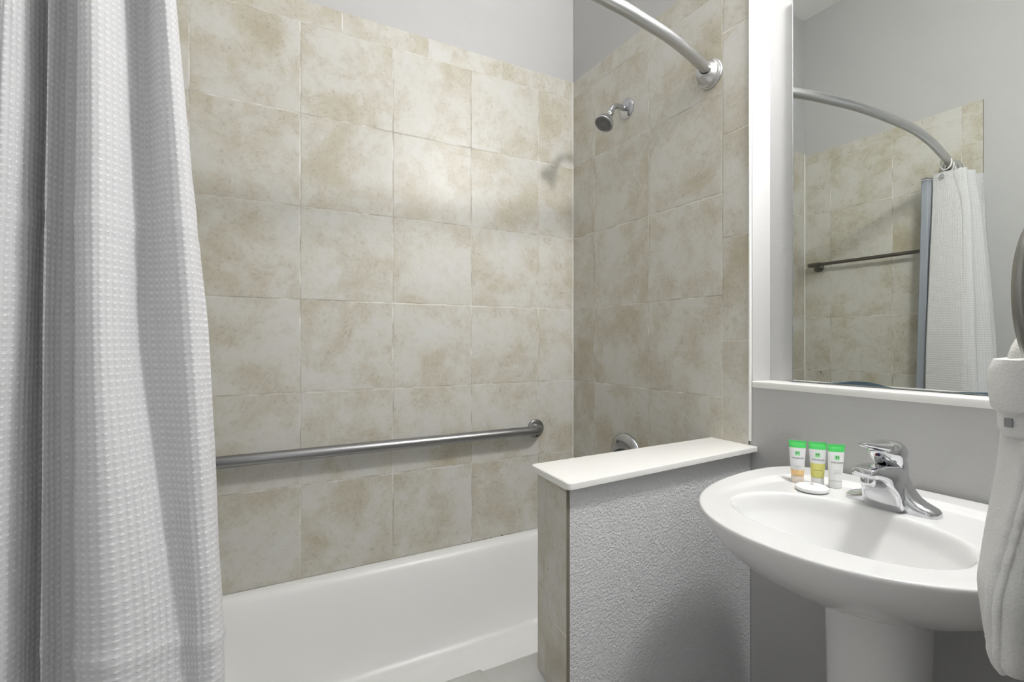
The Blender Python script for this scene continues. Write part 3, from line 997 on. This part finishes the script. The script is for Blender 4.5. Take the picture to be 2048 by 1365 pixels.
obj('hot_mark', bm, M['red'], hn)

# ------------------------------------------------------------------ toiletry tubes
def tube_dims(h, H):
    t = max(0.0, min(1.0, (h - 0.017) / (H - 0.017)))
    a = 0.0128 + (0.0178 - 0.0128) * (t ** 0.9)
    b = 0.0128 + (0.0009 - 0.0128) * (t ** 1.25)
    if h > H - 0.008:
        a, b = 0.0178, 0.0009
    return a, b
def sect(h, H, n=40, grow=0.0):
    a, b = tube_dims(h, H)
    return [Vector(((a + grow) * math.cos(th * q / n), (b + grow) * math.sin(th * q / n), h)) for q in range(n)]
def make_text(body, size, mat, parent, xc, zc, H, name, bold=0.0):
    cu = bpy.data.curves.new(name, 'FONT')
    cu.body = body
    cu.size = size
    cu.align_x = 'CENTER'
    cu.align_y = 'CENTER'
    tmp = bpy.data.objects.new(name, cu)
    COL.objects.link(tmp)
    dg = bpy.context.evaluated_depsgraph_get()
    me = bpy.data.meshes.new_from_object(tmp.evaluated_get(dg))
    bpy.data.objects.remove(tmp)
    for v in me.vertices:
        x, z = v.co.x + xc, v.co.y + zc
        v.co = Vector((x, surf_y(x, z, H) - 0.00025, z))
    me.materials.clear()
    me.materials.append(mat)
    o = bpy.data.objects.new(name, me)
    COL.objects.link(o)
    o.parent = parent
    return o
def surf_y(x, z, H):
    a, b = tube_dims(z, H)
    q = max(0.0, 1 - (x / a) ** 2)
    return -b * math.sqrt(q)
def make_tube(loc, rotz, tilt, lab, contents, H, lines, sleeve, capmat):
    t = thing('toiletry_tube', lab, 'toiletry tube', loc, 'small toiletry tubes on the sink')
    t.rotation_euler = (tilt[0], tilt[1], rotz)
    bm = bmesh.new()
    lathe(bm, [(0.0, 0.0120), (0.001, 0.0127), (0.015, 0.0127), (0.0165, 0.0120), (0.0168, 0.004)], (0, 0, 0), (0, 0, 1), 40)
    obj('cap', bm, capmat, t)
    zg = H - 0.0165
    def band(name, z0, z1, mat):
        bm = bmesh.new()
        n = max(3, int((z1 - z0) / 0.0025))
        loft(bm, [sect(z0 + (z1 - z0) * k / n, H) for k in range(n + 1)])
        return obj(name, bm, mat, t)
    z0 = 0.0170
    if contents:
        zc, cm = contents
        band('contents', z0, zc, cm)
        band('sleeve', zc, zg, sleeve)
    else:
        band('sleeve', z0, zg, sleeve)
    cr = band('crimped_end', zg, H, M['green'])
    # printed square and words
    bm = bmesh.new()
    zc, hs = H - 0.0285, 0.0050
    for i in range(6):
        for j in range(2):
            pass
    grid = [[bm.verts.new((x, surf_y(x, z, H) - 0.00012, z)) for x in [-hs + 2 * hs * i / 6 for i in range(7)]] for z in (zc - hs, zc, zc + hs)]
    for j in range(2):
        for i in range(6):
            bm.faces.new((grid[j][i], grid[j][i + 1], grid[j + 1][i + 1], grid[j + 1][i]))
    em = obj('emblem', bm, M['pale_green'], t)
    make_text('M', 0.0085, M['ink'], em, 0, zc, H, 'letter', 0.0001)
    make_text('MIKADO\u00ae', 0.0052, M['ink'], t, 0.0006, H - 0.0395, H, 'brand_print', 0.0001)
    for k, (txt, sz, dz, mt) in enumerate(lines):
        make_text(txt, sz, mt, t, 0, dz, H, 'small_print', 0.00004)
    return t
make_tube((-0.1440, -1.0805, 0.8598), math.radians(-59), (0, 0, 0), 'leftmost green-topped tube, clear with a little amber shampoo at the bottom', (0.0300, M['amber']), 0.0955,
          [('Conditioning', 0.0030, 0.0385, M['grey_ink']), ('Shampoo', 0.0030, 0.0345, M['grey_ink']), ('1 fl oz', 0.0022, 0.0285, M['grey_ink'])], M['tube_clear'], M['amber_cap'])
make_tube((-0.1215, -1.1130, 0.8598), math.radians(-57), (0.0, 0.0, 0), 'middle green-topped tube, half filled with yellow gel', (0.0480, M['yellow']), 0.0955,
          [('Shower Gel', 0.0034, 0.0330, M['ink']), ('1 fl oz', 0.0024, 0.0270, M['grey_ink'])], M['tube_clear'], M['cap'])
make_tube((-0.1130, -1.1460, 0.8598), math.radians(-38), (0.0, 0.03, 0), 'rightmost green-topped tube nearest the faucet, all white lotion', None, 0.0955,
          [('Conditioning', 0.0024, 0.0400, M['grey_ink']), ('Softening', 0.0029, 0.0365, M['grey_ink']), ('Body Lotion', 0.0029, 0.0330, M['grey_ink']), ('1 fl oz', 0.0022, 0.0280, M['grey_ink'])], M['tube_white'], M['cap'])

# wrapped round soap
bm = bmesh.new()
n = 72
rings = []
for r, z, pl in ((0.020, 0.0, 0), (0.028, 0.0006, 0), (0.0318, 0.0030, 0), (0.0325, 0.0055, 0), (0.0312, 0.0088, 0.0004), (0.0280, 0.0108, 0.0007), (0.022, 0.0120, 0.0007), (0.012, 0.0124, 0.0003), (0.003, 0.0126, 0)):
    rings.append([Vector((r * math.cos(th * k / n), r * math.sin(th * k / n), z + (pl if k % 2 else -pl))) for k in range(n)])
loft(bm, rings)
soap = obj('wrapped_soap', bm, M['paper'])
soap.location = (-0.1830, -1.1360, 0.8596)
soap.rotation_euler = (0, 0, math.radians(-59))
tag(soap, 'round white soap in pleated paper lying in front of the tubes', 'soap')
bm = bmesh.new()
lathe(bm, [(0.0, 0.0135), (0.0004, 0.0133), (0.0005, 0.0)], (0, 0, 0.01235), (0, 0, 1), 36)
st = obj('sticker', bm, M['tube_white'], soap)
bm = bmesh.new(); box(bm, (-0.0025, 0.0045, 0.01285), (0.0025, 0.0095, 0.0130)); obj('emblem', bm, M['ink'], st, smooth=False)
cu = bpy.data.curves.new('brand_print', 'FONT'); cu.body = 'MIKADO'; cu.size = 0.0048; cu.align_x = 'CENTER'; cu.align_y = 'CENTER'
tmp = bpy.data.objects.new('tmp_text', cu); COL.objects.link(tmp)
me = bpy.data.meshes.new_from_object(tmp.evaluated_get(bpy.context.evaluated_depsgraph_get()))
bpy.data.objects.remove(tmp)
for v in me.vertices:
    v.co.z = 0.0130; v.co.y += 0.0005
me.materials.clear(); me.materials.append(M['grey_ink'])
o = bpy.data.objects.new('brand_print', me); COL.objects.link(o); o.parent = st

# ------------------------------------------------------------------ towel ring and hand towel (right edge)
RY = -1.585
RX, RZ, RR = -0.553, 1.2315, 0.076
tr = thing('towel_ring', 'dark metal towel ring on the wall at the right edge, holding a white towel', 'towel ring', (RX, -1.640, RZ + RR))
bm = bmesh.new()
ringp = [Vector((RR * math.sin(th * k / 64), RY + 1.640, -RR + RR * 1.0 * math.cos(th * k / 64))) for k in range(65)]
tube(bm, ringp, 0.0065, 18, False)
obj('ring', bm, M['ring_metal'], tr)
bm = bmesh.new()
lathe(bm, [(0.0003, 0.027), (0.006, 0.027), (0.010, 0.023), (0.016, 0.013), (0.040, 0.011), (0.058, 0.0125), (0.066, 0.011), (0.068, 0.0)], (0, 0, 0.002), (0, 1, 0), 32)
obj('post', bm, M['ring_metal'], tr)

def blob(cx, cy, rx, ry, z, seed, amp=0.12, n=72, folds=5):
    out = []
    for q in range(n):
        a = th * q / n
        m = 1 + amp * math.sin(a * folds + seed) * 0.5 + amp * noise.noise(Vector((math.cos(a) * 1.6, math.sin(a) * 1.6, seed + z * 6)))
        out.append(Vector((cx + rx * m * sgnpow(math.cos(a), 0.85), cy + ry * m * sgnpow(math.sin(a), 0.85), z)))
    return out
tw = thing('hand_towel', 'white terry hand towel hanging in the ring at the right edge', 'towel', (RX, RY, 1.15))
def wb(p):
    return [v - Vector((RX, RY, 1.15)) for v in p]
bm = bmesh.new()
prof = [(0.862, 0.070, 0.018), (0.867, 0.096, 0.030), (0.880, 0.110, 0.037), (0.90, 0.114, 0.040), (0.94, 0.119, 0.041), (0.965, 0.110, 0.039), (1.01, 0.088, 0.035), (1.05, 0.071, 0.031), (1.085, 0.062, 0.029), (1.10, 0.060, 0.029), (1.13, 0.058, 0.028), (1.16, 0.050, 0.026)]
rings = []
zs = catmull([(z, rx, ry) for z, rx, ry in prof], 6)
for p in zs:
    rings.append(wb(blob(RX + 0.026, RY + 0.004, p.y, p.z, p.x, 1.3, 0.16, 96, 6)))
loft(bm, rings)
body = obj('cloth', bm, M['terry'], tw)
bm = bmesh.new()
rings = [wb(blob(RX + 0.024, RY + 0.004, rx, ry, z, 2.1, 0.07, 72, 4)) for z, rx, ry in ((1.114, 0.060, 0.028), (1.111, 0.071, 0.036), (1.116, 0.077, 0.040), (1.13, 0.079, 0.042), (1.155, 0.079, 0.042), (1.166, 0.075, 0.038), (1.168, 0.060, 0.026))]
loft(bm, rings)
bd = obj('wrapped_band', bm, M['terry'], tw)
bm = bmesh.new()
loft(bm, [wb(blob(RX + 0.025, RY + 0.004, rx, ry, z, 2.1, 0.07, 72, 4)) for z, rx, ry in ((1.092, 0.056, 0.026), (1.089, 0.066, 0.033), (1.095, 0.069, 0.0355), (1.113, 0.070, 0.036), (1.116, 0.060, 0.028))])
obj('inner_fold', bm, M['terry'], tw)
bm = bmesh.new()
rings = [wb(blob(RX + 0.012, RY + 0.004, rx, ry, z, 0.4, 0.14, 48, 3)) for z, rx, ry in ((1.155, 0.050, 0.022), (1.170, 0.050, 0.023), (1.180, 0.044, 0.021), (1.190, 0.034, 0.018), (1.197, 0.020, 0.012), (1.200, 0.006, 0.004))]
loft(bm, rings)
obj('gathered_top', bm, M['terry'], tw)
def edge_line(a0, a1, off, rad, zlo, zhi):
    pts = []
    for k in range(40):
        t = k / 39
        z = zlo + (zhi - zlo) * t
        p = min(zs, key=lambda v: abs(v.x - z))
        ring = blob(RX + 0.026, RY + 0.004, p.y, p.z, z, 1.3, 0.16, 96, 6)
        q = (a0 + (a1 - a0) * t) / th * 96
        i0 = int(q)
        v = ring[i0 % 96].lerp(ring[(i0 + 1) % 96], q - i0)
        c = Vector((RX + 0.026, RY + 0.004, z))
        v = c + (v - c) * off
        pts.append(v - Vector((RX, RY, 1.15)))
    bm = bmesh.new()
    tube(bm, pts, [rad * (1 + 0.25 * noise.noise(Vector((k * 0.8, a0, 0)))) for k in range(40)], 10)
    return bm
o = obj('rolled_edge', edge_line(2.86, 3.10, 1.01, 0.0042, 0.870, 1.085), M['terry'], tw)
o = obj('rolled_edge', edge_line(2.98, 3.22, 1.00, 0.0036, 0.870, 1.085), M['terry'], tw)
bm = bmesh.new()
for dz in (0.0, 0.0065):
    ring = blob(RX + 0.025, RY + 0.004, 0.0710, 0.0368, 1.1035, 2.1, 0.07, 72, 4)
    c = ring[32 if dz == 0 else 33] - Vector((RX, RY, 1.15))
    box(bm, c + Vector((-0.002, -0.0018, -0.0045)), c + Vector((0.001, 0.0018, 0.0045)), 0.0006)
o = obj('stitched_tag', bm, M['tag_grey'], tw)
o['label'] = 'grey stitched tag'
